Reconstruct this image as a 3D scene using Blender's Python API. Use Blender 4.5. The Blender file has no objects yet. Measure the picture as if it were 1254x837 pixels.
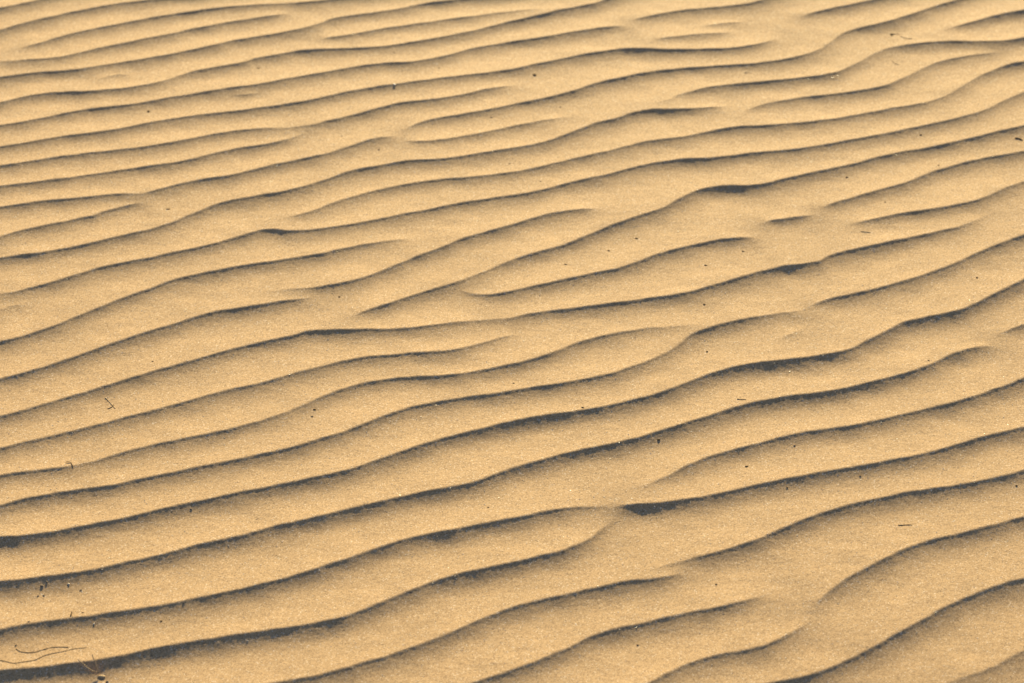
# Wind ripples on a bed of dry sand, seen obliquely with a long lens, low sun from behind the ripples.
import bpy, math, random
import numpy as np

RNG = np.random.default_rng(7)
random.seed(7)
C = bpy.context.scene.collection

# ------------------------------------------------------------------ camera
W, Hh, F = 1254.0, 837.0, 3600.0
PITCH, CAMZ = math.radians(32.0), 1.9
cam_d = bpy.data.cameras.new('camera')
cam = bpy.data.objects.new('camera', cam_d); C.objects.link(cam)
cam.location = (0, 0, CAMZ)
cam.rotation_euler = (math.pi / 2 - PITCH, 0, 0)
cam_d.sensor_width = 36; cam_d.lens = 36 * F / W
cam_d.clip_start = 0.05; cam_d.clip_end = 5000
cam_d.dof.use_dof = True
cam_d.dof.focus_distance = 3.42
cam_d.dof.aperture_fstop = 7.5
bpy.context.scene.camera = cam

def ground(u, v):
    """where the ray of a photograph point meets the level of the sand"""
    a, b = (u - W / 2) / F, (Hh / 2 - v) / F
    cp, sp = math.cos(PITCH), math.sin(PITCH)
    dy, dz = cp + b * sp, -sp + b * cp
    t = -CAMZ / dz
    return a * t, dy * t

# ------------------------------------------------------------------ the ripple crests, surveyed on the sand
TILE = {'A': (0, 0, 2.986), 'B': (400, 0, 2.986), 'C': (800, 0, 2.762),
        'D': (0, 260, 2.79), 'E': (400, 260, 2.79), 'F': (800, 260, 2.762),
        'G': (0, 537, 2.79), 'H': (400, 537, 2.79), 'I': (800, 537, 2.762)}
CRESTS = """
.9 0 0|A 0,40 60,28 130,12 180,0
.9 0 0|A 0,120 60,100 130,80 200,65 260,51 330,37 400,24 500,11 600,3 660,0
.9 1 0|A 70,185 150,168 200,150 270,130 340,113 420,98 500,80 560,70 640,58 720,45 800,33 870,28 960,22 1050,18:.5 1085,18 1160,12 1254,5|B 60,0
.9 1 1|A 0,235:.3 60,235:.6 120,230 200,222 260,213 310,198 370,183 440,168 500,155 560,143 640,127 700,112 780,95 830,85 900,75 960,67 1020,57 1055,48
1 0 0|A 0,292 60,285 130,272 200,268 270,265 330,255:.8 400,243:.8 470,232 520,225 570,215 640,203 720,185 790,168 840,155 900,145 950,137 1010,130 1060,122 1120,108:.7 1170,95:.7 1210,82|B 0,76:.8 60,66 130,60 200,50 270,40 330,25 380,14 450,8 500,3 570,-2
.9 1 1|A 1160,150:.3 1200,143|B 0,147 60,138 130,128 200,112 270,100 330,95 400,83 450,75 530,68 580,60:.7 650,50:.6 720,43:.5 800,37:.3
.55 1 1|A 350,297 400,285 440,277 480,279
1 0 0|A 0,387 60,368 120,355 190,346 260,341 300,347 330,345 380,338 420,337 480,330 540,320 600,307:.6 650,287:.6 700,270 760,258 830,245 900,233 930,219 1000,207 1060,196 1120,186 1180,185|B 0,187 60,183 130,180 200,177 250,173 320,160 400,147 470,132 540,118 600,102:.8 650,88 720,73 790,58 850,43 920,30 980,20 1020,3 1060,-10
.6 1 1|A 840,352 890,350 950,343
1 0 1|A 0,470 60,460 120,450 190,432 250,417 300,408 370,402 440,393 500,387 560,377 620,367 700,352 760,342 820,331 870,327 930,322 1000,305 1060,293 1120,283 1180,273|B 0,268 60,257 130,243 200,235 250,233 300,237 350,230 420,215 480,197 530,180 590,170 650,160 720,150 790,140 860,130 920,120 990,108 1050,102 1095,100
1 0 1|A 0,547 70,537 140,523 200,510 260,502 330,497 400,487 470,473 530,460 600,447 670,435 740,425 800,422 870,412 950,402 1020,393 1080,383 1150,370 1200,358|B 0,362 60,347 130,330 200,318 260,315 330,303 400,295 470,287 540,280 600,272 660,265 720,252 760,240 820,230 880,215 940,203 1000,193 1060,187 1120,182 1180,186|C 0,175 70,177 130,175 200,176 270,175 330,168 380,155:.7 430,138:.3
1 0 1|A 0,615 70,605 140,593 200,582 270,573 340,565 400,560 470,552 540,545 600,535 670,522 740,507 800,493 860,485 920,479 980,477:.6 1060,474:.4 1140,466:.6 1190,450|B 0,450 60,437 120,420 180,402 240,385 300,375 370,370 430,367 490,355 540,343 590,330 650,320:.6 700,315:.3
1 0 1|A 0,687 70,680 140,670 200,663 270,655 340,645 400,635 460,627 520,617 580,610 640,603 700,590 760,573 820,557 870,545 930,540 990,530 1030,523 1070,510:.5 1120,488:.3
1 0 1|A 0,763 70,753 140,740 200,737 260,735 330,727 400,718 450,716 520,717:.35 545,713 560,705 610,690 680,672 740,660 800,653 860,645 910,633 970,615 1030,603 1090,592 1150,580 1210,567|B 0,575:.7 50,555:.7 100,540 150,518 200,507 255,502
1 1 0|B 275,482:.4 320,463 370,443 430,433 500,425 560,413 620,402 680,390 740,378 800,370 860,352 920,335 970,315 1020,300 1080,290 1140,275 1200,265|C 0,245 70,238 130,233 200,230 270,228 340,225 400,220 450,213 500,203:.8 550,187:.6 590,160:.5 620,135:.5 650,115:.8 700,100 760,88 820,72 870,55 920,37 970,20 1020,5 1060,-6
.85 1 1|B 280,518:.3 330,525 390,523 450,515 520,503 580,492 640,478 700,465 760,453 830,443:.7 900,430:.3
1 0 1|D 0,95 50,73 100,63 170,48 250,30 320,15|A 370,782 420,765 470,755 525,740
1.1 0 0|D 0,160 70,150 140,145 210,132 280,120 340,105 400,90 460,78 520,65 580,48:.8|A 630,820:.7 680,798:.7 730,778 780,755 830,740 900,728 960,718 1020,712 1080,700 1140,683 1200,663|B 0,663 60,640 120,625 190,612 250,602 310,592 380,590 440,590 500,578 560,570 620,560 690,548 760,540 820,522 880,500 940,475 980,457 1040,447 1080,437 1120,418 1180,405|C 0,375:1.1 70,378:1.1 130,373 190,370:.8 250,362:.4
1 0 0|D 0,287:.4 40,285:.8 90,270 150,255 210,238 270,215 330,195 390,183 450,172 510,162 560,152 620,140 680,128 740,112 800,95 850,80 890,65 940,62 990,75 1060,70 1130,60|E 0,62 60,52 120,42 180,30 240,17|B 320,778 380,773 440,755 500,745 570,735 640,725 700,718 760,708 820,693 880,675 940,660 1000,648 1060,633 1120,615 1180,602|C 0,553:1.2 60,545:1.25 120,540:1.35 180,543:1.25 250,535:1.1 320,525 390,520 460,515 530,507 590,497 640,487 700,475 760,467 820,455 880,440 950,428 1010,415 1060,400:.8 1100,390:.8 1140,375:.7 1170,355:.7 1210,335:.7 1254,315:.7
.9 1 0|A 1040,805:.4 1100,793:.8 1150,780 1200,760|B 0,755 60,735 120,717 180,700 240,687 310,675 380,665 450,655 520,655 590,648 660,640 720,632 790,615 850,600 910,585 970,572 1040,557 1100,542 1150,525 1200,518|C 0,483 60,475 120,468 170,453 220,445:1.2 280,435:1.35 340,433:1.2 400,432 470,425 540,420 610,412 670,402 740,388 800,377 870,368:.9 930,355:.7 980,340:.6 1020,315:.6 1060,288:.6 1100,262:.7 1150,240 1190,222 1254,212:1.2
1 0 1|D 0,455 70,440 130,420 200,393 250,372 300,350 350,330 400,307 460,285 520,263 570,242 630,225 700,210 760,200 820,187 880,180 950,172 1020,160 1080,150 1140,138|E 0,147 60,130 120,118 180,107:.8 240,98:.6 300,93:.3
1 1 1|D 880,284:.3 940,272:.3 1020,268:.4 1060,268:.6 1090,264 1130,257|E 0,260 60,252 120,237 180,212 240,188 300,162 360,138 410,123 460,98 520,80 580,65 640,48 700,27 760,13|B 800,787 870,777 940,770 1000,765:.4
1.1 0 1|D 0,583 70,567 140,545 210,520 270,500 330,478 390,455 450,435 510,415 570,398 630,377 690,357 740,345 800,338:1.1 860,330:1.1 920,317 980,308 1040,300:.8 1065,292
1.1 1 0|E 80,365:.5 140,348 200,328 260,305 320,285 380,268 440,250:.8 490,232:.6 550,208:.7 610,182:.8 670,158 730,142 790,127 840,110 900,80 950,62 1000,42 1050,25 1100,10|C 0,718 40,709:.8 70,690:.9 110,665 150,645:1.2 200,635:1.25 260,630:1.35 320,637:1.3 380,630:1.25 430,615:1.1 480,603 540,590 610,577 680,560 740,543 800,528 860,517 920,508 980,497 1040,483 1100,468 1150,455 1200,445 1254,433
1 1 0|C 555,715:.4 600,698:.8 650,685 710,665 770,648 830,632 880,615 920,595 970,575 1020,562 1080,545 1140,533 1200,525 1254,515
1.4 1 1|C 365,765:.8 400,752 450,745 500,740 548,730
1 1 0|C 660,767:.6 730,752 790,738 850,728 920,718 980,710 1040,698 1100,683 1150,660:.7 1200,633:.7 1254,615:.8
1.1 1 1|E 440,268:.2 490,285:.4 540,291:.8 580,290 640,278 700,262 760,250 820,237 880,223 940,212 990,205 1040,187 1090,165 1140,150|F 0,155 60,137 120,122 180,108 240,98 320,90 350,94:.4
1.1 0 0|D 0,713 70,695 140,672 210,650 280,630 340,610 400,592 460,573 520,555 580,537 640,520 700,503 760,487 820,468 880,455 940,443 1000,430 1040,415 1090,410|E 0,413 70,412 140,408 200,412 270,408 330,400 400,392:.8 460,383:.7 520,377:.5 590,374:.4 630,370:.5 660,362:.8 700,353 760,345 830,337 900,330 970,320 1040,312 1100,302|F 0,300 60,292 130,280 190,260 250,242 310,225 370,207:1.1 430,193:1.3 500,187:1.2 560,180:.8 590,158:.9 650,142 710,128 780,112:1.2 840,98:1.2 900,85 960,72 1020,58:.8 1070,40:.4 1110,20:.25 1160,-5:.2
1.05 1 0|F 525,330:.6 570,308 620,295 680,285 740,272 800,255 860,240 910,220 960,205 1010,187 1060,160 1110,137 1160,117 1210,98 1254,83
1.05 0 1|G 0,137 60,127 130,120 200,112 250,105:.6 275,102:.4 330,88:.7 390,70:.9|D 460,820 520,807 590,793 650,780 720,768 790,752 860,733 920,715:.8 980,693:.7 1040,667:.7 1100,635:.8|E 0,632 60,605 120,588 180,578 240,570 310,567 380,568 440,567 500,557 560,545 620,535 690,520 750,502 810,475:.8 860,453 910,438 970,425 1040,410:.8 1100,402:.5 1172,398:.3|F 100,393:.2 180,388:.15
1 0 1|G 0,48 60,30|D 60,805 130,788 200,770 270,752 340,738 400,718 460,703 520,690 580,673 640,657 700,637 760,622 820,608 880,597 940,580 1000,560 1060,545:.8 1120,530:.8|E 0,530:.8 60,515 120,503 180,497 250,493 310,488 370,490 430,485 490,470:.8 550,450:.7 600,435:.6 660,418:.2
1.2 0 0|G 0,240:1.1 60,222:1.1 130,207 200,195 270,185 340,180:1.1 400,170:1.1 460,153 530,138 600,125 670,108 740,97 810,83 870,70 930,58 990,45 1050,28 1100,12|E 0,778 60,760 120,735 180,710 240,685 300,668 370,653 430,645 490,637 560,630 620,622 690,610 760,602 830,592 900,580 970,565 1020,550:.8 1080,525:.7 1130,503:.6|F 0,505:.6 50,483:.6 90,455:.6 120,425:.7 180,402:.9 240,383 300,370 360,362:.7 420,350:.5 480,343:.3 530,333:.2
.5 1 1|F 415,440 470,418 520,396
1.55 0 0|G 0,345:1.3 70,345:1.3 140,338:1.2 210,325 280,310 340,297 400,288 460,275 520,258 580,243 640,232 700,220 770,203 830,190 900,180 970,165 1040,150 1110,137|H 0,137:.9 60,122:.9 120,105:.8 180,80:.8 240,60:.8 300,37|E 350,792:.9 410,775 470,760 540,743:1.1 600,728:1.1 660,715:1.1 720,705:1.1 790,695 850,690 910,683 980,668 1050,652 1110,637|F 0,632 60,610:.8 120,585:.8 180,560 240,540 300,528 360,520 430,515:1.1 500,508 570,497 630,490 670,478:.8 710,455:.7 760,430:.8 810,400:.9 850,380 920,365 980,355 1040,342 1090,320:.8 1140,292:.8 1200,260:.9 1254,233:.9
1.55 0 1|G 0,500:1.2 70,495:1.2 130,485:1.1 200,478:1.1 270,470:1.1 340,457 400,442 460,428 520,415 580,402 640,383 700,367 760,355 820,343 880,325 940,308 1000,295 1060,283 1120,268|H 0,270 60,255 130,238 200,222 270,205 340,190 400,180 460,172 520,155:.9 570,137:.9 620,112 680,95 740,80 800,62 870,43 930,35 990,25 1060,12|E 1030,783 1100,767|F 0,755 60,738 120,718 180,700 240,680 300,660 360,645 430,635 500,627 570,620 640,610 700,597 760,580 820,565 880,548 930,530:.8 970,508:.7 1010,487 1060,472:.8 1110,458:.8 1155,454:.4
.9 1 0|F 1160,417:.5 1210,400 1254,385
1.2 1 0|H 1060,182:.2 1110,160:.4|I 10,155:.5 60,130:.7 110,102:.9 170,75 240,52 310,35 380,17|F 440,765 510,750 580,742 650,735 720,722 790,705 850,692 920,675 990,660 1050,643 1110,625 1170,603 1220,582 1254,570
1.4 1 0|H 975,242:.8 1010,238:1.15 1060,235:1.35 1110,235:1.35|I 0,230:1.3 60,222:1.2 120,212:1.05 180,203 240,190:.9 310,172:.9 380,158 450,143 520,132 590,118 660,108 730,97 800,85 870,72 930,58:.9 990,42:.9 1050,25:.9 1110,8:.9|F 1254,737
1.50 0 1|G 0,665:1.1 60,650:1.1 130,640:1.1 200,630:1.1 280,622 350,612 420,603 490,592 560,582 630,570 690,555 750,543 810,530 870,517 930,500 990,485 1050,470 1110,443:.9|H 0,443 60,425 120,405 180,382 240,360 300,343 360,333:1.1 420,325:1.1 480,312 540,300 610,288 670,277 730,262:.9 790,250:.8 850,243:.5 920,238:.4 965,239:.3
1.55 0 1|G 0,800:1.2 70,795:1.2 140,790:1.2 200,785:1.2 270,775:1.3 340,770:1.3 400,757:1.3 460,742:1.3 520,730:1.2 590,717:1.2 660,703 730,693:1.1 800,683:1.1 870,673 940,665 1010,657 1080,643|H 0,640 60,625 120,600 180,575:.9 240,550:.8 300,522:.8 360,498:.9 420,480:1.1 480,465:1.1 540,453:1.1 610,438:1.1 680,425 740,410 800,395 850,378:.8 900,350:.6 940,315:.4 985,275:.25
1.25 0 1|G 1010,836 1080,822|H 0,820 60,800 120,780 190,762 260,738:.9 330,712:.9 400,685:.9 460,655:.9 520,630:.9 580,605 640,580 700,565 770,553 840,537 910,520 980,507 1040,495:.9 1100,490:.7|I 0,492:.6 50,480:.7 110,457:.4
1.3 1 0|H 1090,470:.2|I 20,445:.25 60,435:.3 120,420:.5 180,403:.9 240,388 300,370 360,348 420,320 480,290 540,268 600,245 660,230 730,213 800,200 860,185 930,178 1000,170 1070,157 1140,145 1200,130 1254,115
1.2 0 1|H 540,836 600,815 660,795 720,775 780,745 840,718 890,690 940,672 1000,655 1060,642|I 0,628 60,612 120,598 180,590 240,578 300,562:.8 340,548:.5 390,532:.3
1 0 1|I 20,825 70,795 130,770 190,748 260,735 320,730 370,715 420,695 460,675:.8 500,645:.6 530,622:.4
1.15 1 0|I 540,580:.4 570,550:.6 610,515:.7 650,483:.8 690,462 740,435 790,410 840,385 900,358 950,345 1010,335 1070,320:.9 1130,303:.8 1190,288 1254,270
1.2 0 0|I 440,829 500,820 560,805 620,778:.9 680,750:.8 740,720:.8 800,685:.9 860,648 920,620 970,585:.9 1030,558 1090,530 1150,508:1.1 1200,492:1.1 1254,480:1.1
.7 0 0|I 1010,829:.5 1070,808:.6 1120,795 1160,775 1200,752 1254,725
.9 1 0|C 490,65:.6 540,50 600,37 660,25 720,12 780,0 820,-8
.8 1 0|B 1105,82:.6 1160,68 1220,58|C 0,58 60,48 120,40 180,37 250,30 320,22 360,12 400,0 430,-10
.55 1 1|C 150,98 200,90 260,83 320,78
.7 1 1|B 1190,158:.4|C 20,140 80,132 140,127 200,123 275,114
1.1 1 0|C 990,103:.6 1050,88 1100,75 1150,60:1.1 1200,48:1.3 1254,42:1.3
1 1 0|B 1180,390:.2 1254,368:.25|C 80,330:.4 130,315:.8 180,300 240,292 310,287 370,283 440,278 510,272 570,268 620,260 660,240:.7 710,210:.5 750,185:.5 790,168:.7 850,157:.8 900,155 950,147 1020,147 1100,147 1165,150:.7 1180,148:1.2 1220,140:1.4 1254,135:1.4
1 1 1|C 300,385:.45 350,365:.6 400,350:.6 460,342:.75 500,337:.85 530,335 600,328 670,322 730,312 790,300 830,283:.7 880,255:.6 930,225:.6 980,208:.8 1040,195:.8 1100,185:.7 1175,178:.3
.45 0 1|D 0,340 40,326 100,316
"""
SHIFT = -1.6                     # dark bands were surveyed along their middle; the brink lies a little up-slope of it

def catmull(P, n=10):
    out = []
    for i in range(len(P) - 1):
        p0, p1, p2, p3 = P[max(i-1, 0)], P[i], P[i+1], P[min(i+2, len(P)-1)]
        for k in range(n):
            t = k / n
            out.append(0.5 * (2*p1 + (p2-p0)*t + (2*p0-5*p1+4*p2-p3)*t*t + (3*p1-p0-3*p2+p3)*t**3))
    out.append(P[-1])
    return np.array(out)

def parse():
    lines = []
    for row in CRESTS.strip().splitlines():
        head, *segs = row.split('|')
        s, t0, t1 = head.split()
        s = float(s)
        pts = []
        for sg in segs:
            nm, *pp = sg.split()
            ox, oy, k = TILE[nm]
            for q in pp:
                xy, _, m = q.partition(':')
                x, y = map(float, xy.split(','))
                v = oy + y / k
                m = float(m) if m else 1.0
                far = 1 + 0.16 * max(0.0, 1 - v / 260)
                m = m * far * s
                pts.append([ox + x / k, v, min(m, 1.0)**0.8 + 0.13*max(m - 1, 0.0), 0.30*max(m - 1, 0.0)])
        pts.sort(key=lambda p: p[0])
        merged = [pts[0]]
        for p in pts[1:]:
            if p[0] - merged[-1][0] < 6:
                merged[-1] = [(a + b) / 2 for a, b in zip(p, merged[-1])]
            else:
                merged.append(p)
        P = np.array(merged)
        if len(P) > 4:                                   # calm the hand tremor a little
            Q = P.copy()
            Q[1:-1, 1] = 0.2*P[:-2, 1] + 0.6*P[1:-1, 1] + 0.2*P[2:, 1]
            P = Q
        edge = [p[0] < 14 or p[0] > W - 14 or p[1] < 12 or p[1] > Hh - 14 for p in (P[0], P[-1])]
        t0, t1 = ('0' if e else '1' for e in edge)          # only what reaches the rim of the survey runs on
        G = []
        for u, v, a, a2 in P:
            x, y = ground(u, v + SHIFT * (0.75 + 0.5 * v / Hh))
            G.append([x, y, a, a2])
        G = catmull(np.array(G), 12)
        G[:, 2:] = np.clip(G[:, 2:], 0, 3)
        # nicks and wavering along the brink, and uneven height
        sl = np.r_[0, np.cumsum(np.linalg.norm(np.diff(G[:, :2], axis=0), axis=1))]
        wv = wh = 0
        for wlen, am in ((0.011, .00014), (0.023, .00028), (0.05, .0006)):
            wv = wv + am*np.sin(2*np.pi*sl/(wlen*RNG.uniform(.8, 1.25)) + RNG.uniform(0, 6.28)) * np.sin(2*np.pi*sl/(wlen*3.7) + RNG.uniform(0, 6.28))
            wh = wh + .012*np.sin(2*np.pi*sl/(wlen*2.6*RNG.uniform(.8, 1.25)) + RNG.uniform(0, 6.28))
        G[:, 1] += wv; G[:, 2] *= 1 + wh
        # ripples that run out of the frame go on beyond it
        step = 0.004
        for end, open_ in ((0, t0 == '0'), (-1, t1 == '0')):
            if open_:
                j = G[min(14, len(G)-1)] if end == 0 else G[max(-15, -len(G))]
                d = G[end, :2] - j[:2]; d /= np.linalg.norm(d) + 1e-9
                n = int(0.55 / step)
                mean = np.array([1.0, 0.24]) * (1 if end == -1 else -1); mean /= np.linalg.norm(mean)
                p = G[end, :2].copy(); ext = []
                ph = RNG.uniform(0, 6.28, 2)
                for k in range(n):
                    w_ = min(1, k*step/0.07)
                    dd = d*(1-w_) + mean*w_
                    dd = dd + np.array([0, 0.10*w_*(np.sin(k*step*31+ph[0]) + .7*np.sin(k*step*17+ph[1]))])
                    p = p + dd/np.linalg.norm(dd)*step
                    ext.append([*p, *G[end, 2:]])
                ext = np.array(ext)
                G = np.vstack([ext[::-1], G]) if end == 0 else np.vstack([G, ext])
        # arc length and tapered ends
        ds = np.r_[0, np.cumsum(np.linalg.norm(np.diff(G[:, :2], axis=0), axis=1))]
        w = np.ones(len(G))
        tl = 0.02
        if t0 == '1': w *= np.clip(ds / tl, 0, 1)
        if t1 == '1': w *= np.clip((ds[-1] - ds) / tl, 0, 1)
        G[:, 2] *= w; G[:, 3] *= w
        lines.append(G)
    return lines

# ------------------------------------------------------------------ height field
N = 4096
SIZE = 4.6
CELL = SIZE / N
X0, Y0 = -SIZE / 2, 3.15 - SIZE / 2
DROP = 0.0087                    # height of an average ripple
WIND = np.array([0.22, -1.0]); WIND /= np.linalg.norm(WIND)

def smooth_noise(n, seed, k_lo, k_hi, aniso=1.0):
    r = np.random.default_rng(seed)
    f = np.fft.rfft2(r.standard_normal((n, n)).astype(np.float32))
    ky = np.fft.fftfreq(n, SIZE / n)[:, None]; kx = np.fft.rfftfreq(n, SIZE / n)[None, :]
    k = np.sqrt((kx*aniso)**2 + ky**2)
    f *= np.exp(-(k / k_hi)**2) * (1 - np.exp(-(k / k_lo)**2))
    o = np.fft.irfft2(f, s=(n, n)).astype(np.float32)
    return o / o.std()

def inside_mask(x, y):
    """1 where the crests were surveyed, fading to 0 some way further out"""
    half = 0.53 + (y - 2.38) * 0.148 + 0.045
    side = np.clip((half - np.abs(x)) / 0.45 + 1.0, 0, 1)
    ends = np.clip(np.minimum(y - 2.36, 4.02 - y) / 0.06 + 1.0, 0, 1)
    return side * ends

def build_height():
    gs = [np.zeros(N * N, np.float32) for _ in range(4)]      # short and long lee slopes, x and y
    def deposit(x, y, vx, vy, gx, gy):
        fx = (x - X0) / CELL; fy = (y - Y0) / CELL
        ix = np.floor(fx).astype(int); iy = np.floor(fy).astype(int)
        ax = fx - ix; ay = fy - iy
        for dx in (0, 1):
            for dy in (0, 1):
                wgt = (ax if dx else 1-ax) * (ay if dy else 1-ay) / CELL**2
                idx = ((iy+dy) % N) * N + (ix+dx) % N
                np.add.at(gx, idx, (wgt * vx).astype(np.float32))
                np.add.at(gy, idx, (wgt * vy).astype(np.float32))
    def run(G, mask_fn):
        seg = np.diff(G[:, :2], axis=0); L = np.linalg.norm(seg, axis=1)
        for i in range(len(seg)):
            if L[i] < 1e-7: continue
            n = max(1, int(L[i] / 0.0005))
            t = (np.arange(n) + .5) / n
            x = G[i, 0] + seg[i, 0]*t; y = G[i, 1] + seg[i, 1]*t
            nx, ny = seg[i, 1]/L[i], -seg[i, 0]/L[i]      # down-wind normal
            mk = mask_fn(x, y)
            for c in (0, 1):
                if G[i, 2+c] + G[i+1, 2+c] > 1e-4:
                    a = (G[i, 2+c] + (G[i+1, 2+c]-G[i, 2+c])*t) * DROP * mk
                    deposit(x, y, -a*nx*L[i]/n, -a*ny*L[i]/n, gs[2*c], gs[2*c+1])
    for G in parse():
        run(G, inside_mask)
    # ripples beyond the surveyed strip: crests of the same spacing and wander
    wob = smooth_noise(1024, 11, 0.25, 1.6, 1.0); amp = smooth_noise(1024, 12, 0.3, 3.0)
    wl = 0.083
    xs = np.arange(0, SIZE, 0.01)
    nlines = int(SIZE / wl)
    for k in range(nlines):
        y = Y0 + (k + .5) * SIZE / nlines
        px = X0 + xs
        jj = ((xs / SIZE * 1024).astype(int)) % 1024
        ii = int((y - Y0) / SIZE * 1024) % 1024
        yy = y + 0.26 * (xs - SIZE/2) % SIZE + wob[ii, jj] * 0.020
        yy = Y0 + (yy - Y0) % SIZE
        aa = np.clip(0.95 + 0.22 * amp[ii, jj], 0, 1.3)
        brk = np.where(np.abs(np.diff(yy)) > 0.5)[0] + 1
        for part in np.split(np.c_[px, yy, np.minimum(aa, 1), np.maximum(aa-1, 0)], brk):
            if len(part) > 2:
                run(part, lambda x, y: 1 - inside_mask(x, y))
    ky = 2*np.pi*np.fft.fftfreq(N, CELL)[:, None]; kx = 2*np.pi*np.fft.rfftfreq(N, CELL)[None, :]
    q = kx*WIND[0] + ky*WIND[1]
    k2 = kx**2 + ky**2
    Hk = 0
    z = 1j*q*0.004; z[0, 0] = 1e-9
    brink = np.where(np.abs(z) < 1e-6, 1, (1 - np.exp(-z)) / np.where(np.abs(z) < 1e-6, 1, z))
    e = 1/(1 + 1j*q*0.0125)
    lee = 0.055*brink + 0.945*0.5*(e + e**2)          # a crisp brink, then a slope that eases off
    foot = 1/(1 + 1j*q*0.0055)**3                     # higher ripples: the slope runs on further, no steeper
    for c, K in ((0, lee), (1, foot)):
        Gx = np.fft.rfft2(gs[2*c].reshape(N, N)); Gy = np.fft.rfft2(gs[2*c+1].reshape(N, N))
        Hk = Hk - (1j*kx*Gx + 1j*ky*Gy) * K
    Hk = Hk * np.exp(-k2 * 0.0009**2 / 2) / (k2 + (2*np.pi/0.55)**2)
    h = np.fft.irfft2(Hk, s=(N, N)).astype(np.float32)
    # unevenness of wind-laid sand
    h += 0.00015 * smooth_noise(N, 21, 6, 22)
    h += 0.00003 * smooth_noise(N, 22, 40, 110)
    h += 0.000010 * smooth_noise(N, 23, 150, 320)
    h += 0.000025 * smooth_noise(N, 24, 22, 60, 4.0)      # faint streaks along the ripples
    return h

HF = build_height()
def height(x, y):
    fx = (np.asarray(x) - X0) / CELL; fy = (np.asarray(y) - Y0) / CELL
    ix = np.floor(fx).astype(int); iy = np.floor(fy).astype(int)
    ax = fx - ix; ay = fy - iy
    a = HF[iy % N, ix % N]; b = HF[iy % N, (ix+1) % N]
    c = HF[(iy+1) % N, ix % N]; d = HF[(iy+1) % N, (ix+1) % N]
    return (a*(1-ax) + b*ax)*(1-ay) + (c*(1-ax) + d*ax)*ay

# ------------------------------------------------------------------ materials
def new_mat(name):
    m = bpy.data.materials.new(name); m.use_nodes = True
    nt = m.node_tree
    return m, nt, nt.nodes['Principled BSDF']

def sand_material():
    m, nt, b = new_mat('dry sand')
    N_, L = nt.nodes.new, nt.links.new
    tc = N_('ShaderNodeTexCoord')
    vor = N_('ShaderNodeTexVoronoi'); vor.inputs['Scale'].default_value = 900
    L(tc.outputs['Object'], vor.inputs['Vector'])
    sep = N_('ShaderNodeSeparateColor'); L(vor.outputs['Color'], sep.inputs['Color'])
    ramp = N_('ShaderNodeValToRGB')
    e = ramp.color_ramp.elements
    e[0].position = 0.0; e[0].color = (0.20, 0.13, 0.07, 1)
    e[1].position = 1.0; e[1].color = (0.70, 0.57, 0.42, 1)
    for p, c in ((0.06, (0.33, 0.205, 0.10, 1)), (0.5, (0.47, 0.300, 0.148, 1)), (0.93, (0.54, 0.36, 0.19, 1))):
        x = ramp.color_ramp.elements.new(p); x.color = c
    L(sep.outputs['Red'], ramp.inputs['Fac'])
    # broad, faint drifts of paler and browner grains
    no = N_('ShaderNodeTexNoise'); no.inputs['Scale'].default_value = 14; no.inputs['Detail'].default_value = 4
    L(tc.outputs['Object'], no.inputs['Vector'])
    mr = N_('ShaderNodeMapRange'); mr.inputs['From Min'].default_value = .3; mr.inputs['From Max'].default_value = .7
    mr.inputs['To Min'].default_value = .95; mr.inputs['To Max'].default_value = 1.05
    L(no.outputs['Fac'], mr.inputs['Value'])
    mul = N_('ShaderNodeVectorMath'); mul.operation = 'SCALE'
    L(ramp.outputs['Color'], mul.inputs[0]); L(mr.outputs['Result'], mul.inputs['Scale'])
    L(mul.outputs['Vector'], b.inputs['Base Color'])
    b.inputs['Roughness'].default_value = 0.82
    b.inputs['Specular IOR Level'].default_value = 0.16
    bump = N_('ShaderNodeBump'); bump.inputs['Strength'].default_value = 1.0; bump.inputs['Distance'].default_value = 0.00025
    fine = N_('ShaderNodeTexNoise'); fine.inputs['Scale'].default_value = 1500; fine.inputs['Detail'].default_value = 1
    L(tc.outputs['Object'], fine.inputs['Vector'])
    L(fine.outputs['Fac'], bump.inputs['Height']); L(bump.outputs['Normal'], b.inputs['Normal'])
    return m

def plain_material(name, c1, c2, scale=900, rough=0.8, spec=0.3):
    m, nt, b = new_mat(name)
    tc = nt.nodes.new('ShaderNodeTexCoord')
    no = nt.nodes.new('ShaderNodeTexNoise'); no.inputs['Scale'].default_value = scale
    nt.links.new(tc.outputs['Object'], no.inputs['Vector'])
    r = nt.nodes.new('ShaderNodeValToRGB')
    r.color_ramp.elements[0].position = .3; r.color_ramp.elements[0].color = (*c1, 1)
    r.color_ramp.elements[1].position = .7; r.color_ramp.elements[1].color = (*c2, 1)
    nt.links.new(no.outputs['Fac'], r.inputs['Fac']); nt.links.new(r.outputs['Color'], b.inputs['Base Color'])
    b.inputs['Roughness'].default_value = rough; b.inputs['Specular IOR Level'].default_value = spec
    return m

M_SAND = sand_material()
M_SEED = plain_material('dark seed husk', (.05, .028, .009), (.15, .085, .03), spec=.08)
M_BROWN = plain_material('brown plant bits', (.10, .058, .022), (.22, .13, .055), spec=.08)
M_STRAW = plain_material('bleached straw', (.30, .19, .09), (.48, .34, .18))
M_PALE = plain_material('pale pebble', (.48, .38, .26), (.75, .65, .5), 400, .5, .5)
M_GRAIN = plain_material('clear quartz grain', (.72, .62, .46), (.90, .80, .64), 300, .38, .45)
M_ROOT = plain_material('dry rootlet', (.30, .19, .08), (.44, .29, .14), spec=.08)
M_CRUMB = plain_material('brown crumb', (.16, .098, .045), (.28, .18, .085), spec=.08)
M_GREY = plain_material('grey crumb', (.12, .09, .06), (.22, .17, .12), spec=.08)

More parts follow.
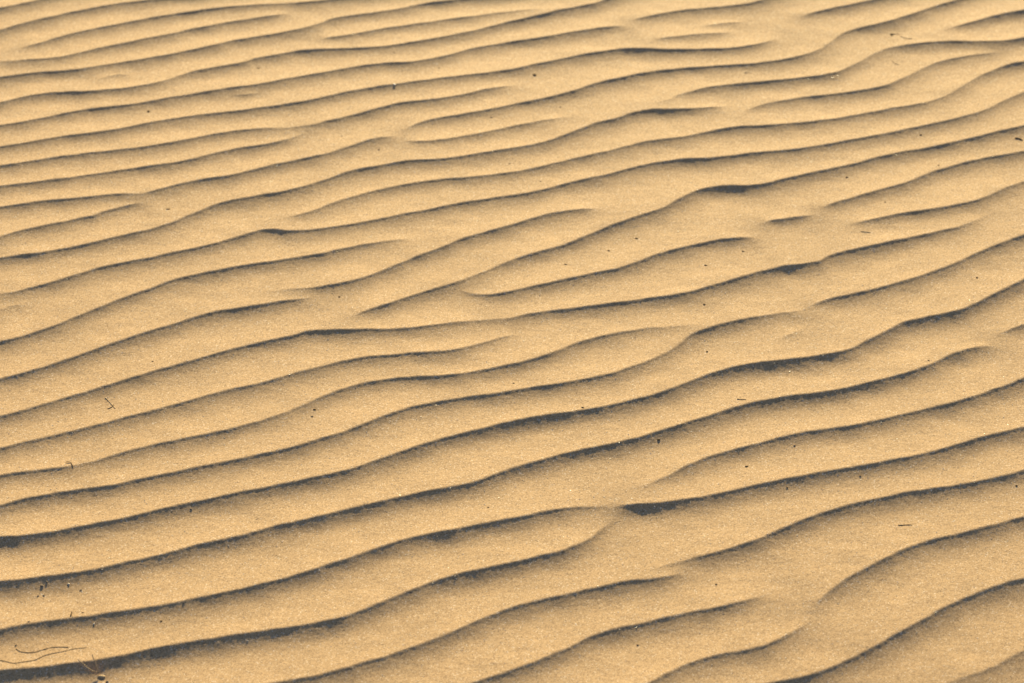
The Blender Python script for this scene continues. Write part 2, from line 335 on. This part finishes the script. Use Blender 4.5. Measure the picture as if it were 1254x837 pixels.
# ------------------------------------------------------------------ the sand
def graded(lo, hi, step, end_lo, end_hi):
    core = np.arange(lo, hi, step)
    def out(start, end, sign):
        v, s, r = [], step, start
        while (end - r) * sign > 0:
            s = min(s * 1.012, 0.009) if abs(r - start) < 2.6 else s * 1.3
            r = r + sign * s
            v.append(r)
        return np.array(v)
    return np.r_[out(lo, end_lo, -1)[::-1], core, out(core[-1], end_hi, 1)]

def make_ground():
    xs = graded(-0.82, 0.82, 0.00112, -900, 900)
    ys = graded(2.33, 4.06, 0.00125, -900, 1500)
    nx, ny = len(xs), len(ys)
    X, Y = np.meshgrid(xs, ys)
    Z = height(X, Y).astype(np.float32)
    # beyond the tile only the broad swell of the dune field is left
    dx = np.maximum(np.abs(X) - 2.9, 0); dy = np.maximum(np.abs(Y - 3.15) - 2.9, 0)
    far = np.sqrt(dx**2 + dy**2)
    near = np.clip(1 - far / 0.45, 0, 1)
    grain = RNG.standard_normal(Z.shape).astype(np.float32)
    Z = Z * near + grain * GRAIN * (near > 0.9)
    swell = np.clip(far / 40, 0, 1) * (0.9*np.sin(X*0.021+1)*np.sin(Y*0.017+.5) - 1.2)
    Z = Z + swell
    co = np.empty((ny*nx, 3), np.float32)
    co[:, 0] = X.ravel(); co[:, 1] = Y.ravel(); co[:, 2] = Z.ravel()
    i = np.arange(ny*nx, dtype=np.int32).reshape(ny, nx)
    quads = np.stack([i[:-1, :-1], i[:-1, 1:], i[1:, 1:], i[1:, :-1]], -1).reshape(-1, 4)
    me = bpy.data.meshes.new('ground')
    me.vertices.add(len(co)); me.vertices.foreach_set('co', co.ravel())
    me.loops.add(quads.size); me.loops.foreach_set('vertex_index', quads.ravel())
    me.polygons.add(len(quads))
    me.polygons.foreach_set('loop_start', np.arange(0, quads.size, 4, dtype=np.int32))
    me.polygons.foreach_set('use_smooth', np.ones(len(quads), bool))
    me.update(calc_edges=True)
    me.materials.append(M_SAND)
    o = bpy.data.objects.new('ground', me); C.objects.link(o)
    o['kind'] = 'structure'
    o['label'] = 'rippled bed of dry golden sand'
    o['category'] = 'sand'
    return o
GRAIN = 0.000058
make_ground()

# ------------------------------------------------------------------ small things lying on the sand
def mesh_obj(name, verts, faces, mat, smooth=True):
    me = bpy.data.meshes.new(name); me.from_pydata([tuple(v) for v in verts], [], faces); me.update()
    if smooth: me.polygons.foreach_set('use_smooth', [True]*len(faces))
    me.materials.append(mat)
    o = bpy.data.objects.new(name, me); C.objects.link(o)
    return o

def blob(rx, ry, rz, seed, rough=.18, nu=12, nv=8, point=0.0):
    r = random.Random(seed)
    V, Fc = [], []
    ph = [r.uniform(0, 6.28) for _ in range(6)]
    for j in range(nv+1):
        th = math.pi * j / nv
        for i in range(nu):
            a = 2*math.pi*i/nu
            n = 1 + rough*(math.sin(2*a+ph[0])*math.sin(th+ph[1]) + .6*math.sin(3*a+ph[2])*math.sin(2*th+ph[3])
                           + .4*math.sin(5*a+ph[4])*math.sin(3*th))
            x = math.cos(th); s = math.sin(th)
            s *= 1 - point * max(0, x)
            V.append((rx*x*(1+.25*point*(x > 0)), ry*s*math.cos(a)*n, rz*s*math.sin(a)*n))
    for j in range(nv):
        for i in range(nu):
            Fc.append((j*nu+i, j*nu+(i+1) % nu, (j+1)*nu+(i+1) % nu, (j+1)*nu+i))
    return V, Fc

def tube(pts, radii, n=7):
    V, Fc = [], []
    P = [np.array(p, float) for p in pts]
    for k, p in enumerate(P):
        d = P[min(k+1, len(P)-1)] - P[max(k-1, 0)]; d /= np.linalg.norm(d) + 1e-12
        s = np.cross(d, (0, 0, 1)); s /= np.linalg.norm(s) + 1e-12
        u = np.cross(s, d)
        for i in range(n):
            a = 2*math.pi*i/n
            V.append(p + radii[k]*(math.cos(a)*s + math.sin(a)*u))
    for k in range(len(P)-1):
        for i in range(n):
            Fc.append((k*n+i, k*n+(i+1) % n, (k+1)*n+(i+1) % n, (k+1)*n+i))
    Fc.append(tuple(range(n))[::-1]); Fc.append(tuple(range((len(P)-1)*n, len(P)*n)))
    return V, Fc

def tag(o, label, cat, group=None):
    o['label'] = label; o['category'] = cat
    if group: o['group'] = group

def px(u, v):                     # metres per photograph point at this spot of the sand
    x, y = ground(u, v)
    return math.sqrt(x*x + y*y + CAMZ**2) / F

def lump(name, u, v, wpx, hpx, ang, mat, label, cat, group, point=.0, lift=.3, rough=.18, seed=None):
    """a seed, husk or pebble: length and thickness in photograph points, turned by ang on the sand"""
    x, y = ground(u, v); s = px(u, v)
    s *= .8
    rx, ry = wpx*s/2, hpx*s/2*1.15
    rz = hpx*s/2*.5
    V, Fc = blob(rx, ry, rz, seed or int(u*7+v*13), rough, point=point)
    o = mesh_obj(name, V, Fc, mat)
    o.location = (x, y, float(height(x, y)) + rz*lift)
    o.rotation_euler = (0.15, random.uniform(-.12, .12), math.radians(ang))
    tag(o, label, cat, group)
    return o

def strand(name, uv, r0, r1, mat, label, cat, group=None, lift=None):
    """a twig, straw or rootlet lying along the given points of the sand"""
    P = []
    base = None
    pts = catmull(np.array([[*ground(u, v)] for u, v in uv]), 6)
    n = len(pts)
    rad = [r0 + (r1-r0)*k/(n-1) for k in range(n)]
    rr = random.Random(int(uv[0][0]*3+uv[0][1]))
    rad = [r*(1+rr.uniform(-.18, .18)) for r in rad]
    base = (pts[:, 0].mean(), pts[:, 1].mean())
    bz = float(height(*base))
    for k, (x, y) in enumerate(pts):
        z = float(height(x, y)) + rad[k]*.35 + (lift[0] + (lift[1]-lift[0])*k/(n-1) if lift else 0)
        P.append((x-base[0], y-base[1], z-bz))
    V, Fc = tube(P, rad)
    o = mesh_obj(name, V, Fc, mat)
    o.location = (*base, bz)
    tag(o, label, cat, group)
    return o

GS = 'dark seeds and husks lying on the sand'
GC = 'small crumbs scattered on the sand'
GT = 'twigs and straws lying on the sand'
GP = 'pale coarse grains and pebbles on the sand'
GR = 'thin rootlets at the lower left'

for u, v, w, h, a, pt, lab in [
    (654.5, 90.5, 6.5, 4.2, -38, .2, 'largest dark oval seed, just under a ripple crest at top centre'),
    (205.5, 255.5, 7, 2.4, 0, .5, 'thin black husk lying level on a bright ripple flank at upper left'),
    (182, 136, 5.5, 3.2, 60, .4, 'tilted brown seed on a far ripple, near the upper left corner'),
    (316.5, 82, 3.6, 2.2, 10, .2, 'small dark seed just below two close crests, upper left'),
    (864.5, 324.5, 5.5, 2.6, -15, .5, 'black seed on bright sand, lower left one of two close by'),
    (910, 307, 5, 2.4, -40, .4, 'black tilted seed just below the end of a crest, right of its pair'),
    (862.5, 372.5, 3.6, 3, -30, .1, 'round black seed on a pale slope right of the centre'),
    (866, 430, 3.2, 3.2, 0, .1, 'tiny round black seed on broad pale sand where a ripple fades'),
    (713.5, 501.5, 5.5, 3, -40, .4, 'dark brown pointed seed perched right above a shadow line, centre'),
    (806.5, 538, 5, 3.6, 20, .2, 'dark husk caught at the brink of a long crest, right of centre'),
    (385, 501.5, 5.5, 2.4, 8, .4, 'black shiny seed beside a grey crumb, left of centre'),
    (779.5, 290.5, 4.6, 2.6, -20, .3, 'brown seed upper right of two on a slope in the middle'),
    (692.5, 323.5, 5, 1.9, -20, .4, 'slim black seed on the slope in the middle'),
    (745.5, 306, 3.8, 2.2, 20, .3, 'reddish brown seed between two others on the middle slope'),
    (629, 470.5, 3.4, 2.2, -10, .2, 'small brown seed below a curving crest in the centre'),
    (415.5, 363.5, 3.4, 2.6, 0, .2, 'small dark seed on a smooth slope left of the centre'),
    (187, 443.5, 3.2, 2.2, 5, .2, 'small dark seed alone on a wide slope at the left'),
    (483, 64, 3.0, 1.8, 0, .2, 'tiny brown seed on a far ripple above the pale pebble'),
    (914.5, 569.5, 6, 3.2, 18, .5, 'brown wedge shaped seed on bright sand at lower right'),
    (1127.5, 165.5, 3.8, 2.6, 0, .3, 'brown seed below a thin crest at upper right'),
    (1037.5, 215.8, 4.2, 2.4, 5, .3, 'brown seed sitting under a dark crest at the right'),
    (1196.5, 339.5, 3.6, 2.8, 10, .2, 'dark seed on a grey shaded slope near the right edge'),
    (1245, 593, 3.6, 3.4, 80, .2, 'dark seed close to the right edge, on a lower ripple'),
    (964, 596, 3.6, 2.6, 60, .3, 'dark seed in a shadow band at lower right'),
]:
    lump('seed', u, v, w, h, a, M_SEED if w > 3.7 or 'black' in lab else M_BROWN, lab, 'seed', GS, point=pt)

for u, v, w, h, a, lab in [
    (382, 509.8, 4.6, 2.4, 30, 'grey crumb lying just below the shiny black seed'),
    (686, 130.5, 2.8, 2, 0, 'tiny brown crumb under a far crest, top centre'),
    (537.5, 82.5, 2.8, 1.8, 0, 'tiny brown crumb on a far bright ripple'),
    (602, 143, 4, 1.6, -25, 'slim brown crumb on a far slope left of top centre'),
    (418.5, 166, 2.6, 2, 0, 'tiny brown crumb on a wide far slope'),
    (464, 182, 3, 2.2, 0, 'brown crumb left of a fading ripple end, upper left of centre'),
    (624, 200.5, 3.6, 1.6, 20, 'slim brown crumb between two crests, upper centre'),
    (662, 222, 2.4, 1.8, 0, 'tiny brown crumb below a crest, upper centre'),
    (913.5, 89.5, 6, 1.8, 0, 'flat brown crumb between two dark crests at upper right'),
    (1084, 247, 3, 2, 0, 'tiny brown crumb between crests at the right'),
    (1149.5, 202, 2.8, 2, 0, 'tiny crumb on bright sand at upper right'),
    (877, 715.5, 3.4, 3, 0, 'rounded brown crumb on open sand at the bottom right'),
    (1053.5, 582, 3.2, 2.6, 40, 'brown crumb just under a shadow line at lower right'),
    (1137, 444, 3.2, 2.2, 10, 'brown crumb above the end of a ripple at the right'),
    (973, 544.5, 3.6, 2.4, 20, 'grey crumb close under a dark crest, right'),
    (234, 623.5, 4, 2.6, 10, 'dark crumb in a shaded trough at lower left'),
    (225, 741.5, 3.6, 2.2, 20, 'dark crumb at the crest of a ripple, bottom left'),
    (197.5, 760.5, 4, 2.8, 60, 'brown crumb on a shaded slope at the bottom left'),
    (51.3, 717.5, 5, 4.2, 20, 'darkest crumb of the cluster in a shadow band, bottom left'),
    (57.5, 713.5, 3, 3, 0, 'small grey crumb up-slope in the cluster at the bottom left'),
    (53.3, 727.6, 3.6, 2.4, -30, 'dark crumb lowest in the cluster at the bottom left'),
    (46.5, 728.5, 4.4, 2.2, 50, 'grey crumb at the left of the cluster, bottom left'),
    (99, 722, 5, 2.6, 45, 'grey crumb right of the cluster, on a shaded slope, bottom left'),
    (101.5, 752.5, 3.8, 2, 30, 'brown crumb just above a shadow line at the bottom left'),
    (35.5, 764, 4, 2.2, 30, 'dark crumb on the brink of a ripple at the bottom left'),
    (781, 788.5, 3.6, 3.2, 0, 'brown crumb on plain sand at the bottom, right of centre'),
    (598, 621.5, 3, 2.2, 0, 'tiny brown crumb on a bright slope, lower centre'),
    (131, 832.5, 4.5, 4, 0, 'dark crumb beside the forked twig in the bottom left corner'),
]:
    lump('crumb', u, v, w, h, a, M_GREY if 'grey' in lab or 'dark' in lab else M_CRUMB, lab, 'crumb', GC, rough=.3)

for u, v, w, h, a, lift, mat, lab in [
    (483, 105, 4.2, 3.4, 0, .8, M_PALE, 'white pebble sitting on a far ripple crest, upper centre'),
    (84, 715.5, 4.6, 3, -40, .6, M_PALE, 'pale pebble in the shadow band right of the crumb cluster'),
    (115, 764.5, 3.2, 2.6, 0, .6, M_PALE, 'pale pebble in a shadow band at the bottom left'),
    (124, 826.5, 12, 6, 0, .2, M_STRAW, 'tan clod at the foot of the forked twig, bottom left corner'),
]:
    lump('pebble', u, v, w, h, a, mat, lab, 'pebble', GP, lift=lift, rough=.2)

MM = .001
strand('seed_stalk', [(1091, 41.2), (1096, 40.4), (1101, 41.6)], .7*MM, .4*MM, M_BROWN, 'thin brown stalk trailing from a round black seed, upper right', 'stalk', GT)
lump('seed', 1092, 41.3, 4.4, 4, 0, M_SEED, 'round black seed with a thin tail at the upper right', 'seed', GS, lift=.6)
strand('straw', [(1103, 44), (1109, 47), (1117, 48)], .55*MM, .4*MM, M_STRAW, 'pale straw next to the tailed seed, upper right', 'straw', GT)
strand('straw', [(1093, 73), (1096, 77), (1101, 79)], .55*MM, .4*MM, M_STRAW, 'bent pale straw bit below the tailed seed, upper right', 'straw', GT)
strand('twig', [(1243, 168.5), (1248, 169), (1252, 171)], 1.0*MM, .9*MM, M_BROWN, 'short brown twig at the right edge, upper part', 'twig', GT)
strand('straw', [(1054, 284), (1060, 284.6), (1066, 285.2)], .5*MM, .4*MM, M_STRAW, 'tan straw lying level above a crest at the right', 'straw', GT)
strand('twig', [(902.5, 489.7), (908, 490.4), (913.5, 491)], .48*MM, .42*MM, M_BROWN, 'short straight brown twig just above a crest, right of centre', 'twig', GT)
strand('twig', [(1100, 640.6), (1105, 641), (1110, 640.6), (1117.5, 641)], .48*MM, .38*MM, M_BROWN, 'longest straight brown twig, alone on bright sand at lower right', 'twig', GT)
strand('twig', [(139, 496), (137, 499), (132, 501)], .55*MM, .35*MM, M_BROWN, 'small hooked brown twig on a bright slope at the left', 'twig', GT)
strand('straw', [(129, 487), (135, 493.5), (141, 501)], .5*MM, .4*MM, M_STRAW, 'pale straw crossing the slope beside the hooked twig', 'straw', GT)
strand('twig', [(81, 569.4), (85.5, 569), (88, 571), (89.5, 575)], .4*MM, .35*MM, M_BROWN, 'brown hooked twig end poking from a crest at lower left', 'twig', GT, lift=(.001, 0))
strand('twig', [(87, 756.5), (88.5, 753)], .9*MM, .5*MM, M_BROWN, 'stubby dark twig above a shadow line at the bottom left', 'twig', GT, lift=(0, .002))
strand('rootlet', [(19.5, 793), (24, 796.3), (30, 797.8), (41, 798), (52, 795), (63, 792.3), (74, 792), (84, 792.6)], .4*MM, .36*MM, M_ROOT,
       'wavy brown rootlet, the upper of two at the bottom left', 'rootlet', GR)
strand('rootlet', [(0, 808.5), (8, 810.5), (17, 812.8), (27, 811.3), (42, 808.8), (50, 805), (60, 801.5), (75, 798.5), (92, 794.5), (106, 793.6)], .42*MM, .28*MM, M_ROOT,
       'long wavy rootlet running off the left edge, the lower of two', 'rootlet', GR)
strand('rootlet', [(18.5, 789.3), (20.3, 788)], .6*MM, .5*MM, M_ROOT, 'broken dark stub above the upper wavy rootlet, bottom left', 'rootlet', GR)
# forked twig in the corner: two prongs of one twig
def forked_twig():
    root = bpy.data.objects.new('forked_twig', None); C.objects.link(root)
    x, y = ground(120, 824); z = float(height(x, y))
    root.location = (x, y, z)
    tag(root, 'forked pale twig sticking out of a shadow band in the bottom left corner', 'twig', GT)
    for uv, r, lf in (([(96, 815), (103, 818.5), (111, 822.5), (121, 824.5)], (.5, .7), (.006, .002)),
                      ([(114, 814.5), (117, 818), (121, 824.5)], (.45, .65), (.012, .002))):
        pts = catmull(np.array([ground(*q) for q in uv]), 5); n = len(pts)
        P = [(a-x, b-y, float(height(a, b)) - z + (lf[0]+(lf[1]-lf[0])*k/(n-1))) for k, (a, b) in enumerate(pts)]
        V, Fc = tube(P, [(r[0]+(r[1]-r[0])*k/(n-1))*MM for k in range(n)])
        o = mesh_obj('prong', V, Fc, M_STRAW); o.parent = root
forked_twig()

# coarse pale grains that glint all over the sand: beyond counting, one object
def loose_grains():
    n = 8000
    y = RNG.uniform(2.2, 4.3, n); x = RNG.uniform(-1, 1, n) * (0.62 + (y-2.2)*.17)
    z = height(x, y)
    size = np.minimum(RNG.gamma(2.2, 0.00017, n) + 0.00018, .00065)
    base = np.array([(1, 0, 0), (-1, 0, 0), (0, 1, 0), (0, -1, 0), (0, 0, 1), (0, 0, -1)], float)
    fc = [(0, 2, 4), (2, 1, 4), (1, 3, 4), (3, 0, 4), (2, 0, 5), (1, 2, 5), (3, 1, 5), (0, 3, 5)]
    V = []; Fc = []
    for i in range(n):
        q = np.linalg.qr(RNG.standard_normal((3, 3)))[0]
        vv = (base * RNG.uniform(.7, 1.25, 3)) @ q * size[i]; vv[:, 2] *= .75
        vv += (x[i], y[i], z[i] + size[i]*.1)
        k = len(V); V.extend(vv); Fc.extend([(a+k, b+k, c+k) for a, b, c in fc])
    o = mesh_obj('loose_grains', V, Fc, M_GRAIN, smooth=False)
    o['kind'] = 'stuff'; tag(o, 'pale coarse quartz grains glinting all over the sand', 'grains')
loose_grains()

# ------------------------------------------------------------------ light
SUN_EL, SUN_AZ = math.radians(16.0), math.radians(3.0)      # azimuth from +Y (away from the camera) towards +X
sc = bpy.context.scene
w = bpy.data.worlds.new('World'); sc.world = w; w.use_nodes = True
nt = w.node_tree
sky = nt.nodes.new('ShaderNodeTexSky'); sky.sky_type = 'NISHITA'; sky.sun_disc = False
sky.sun_elevation = SUN_EL; sky.sun_rotation = SUN_AZ
sky.dust_density = 0.5; sky.ozone_density = 2.6
tint = nt.nodes.new('ShaderNodeVectorMath'); tint.operation = 'MULTIPLY'; tint.inputs[1].default_value = (1.0, .91, .97)
nt.links.new(sky.outputs['Color'], tint.inputs[0])
nt.links.new(tint.outputs['Vector'], nt.nodes['Background'].inputs['Color'])
nt.nodes['Background'].inputs['Strength'].default_value = 0.068
sd = bpy.data.lights.new('sun', 'SUN'); sd.energy = 5.0; sd.angle = math.radians(0.5); sd.color = (1.0, .835, .475)
so = bpy.data.objects.new('sun', sd); C.objects.link(so)
so.location = (0, 30, 12)
so.rotation_euler = (-(math.pi/2 - SUN_EL), 0, -SUN_AZ)
sc.view_settings.view_transform = 'Standard'; sc.view_settings.look = 'None'
sc.view_settings.gamma = 1.0
sc.view_settings.exposure = 1.21
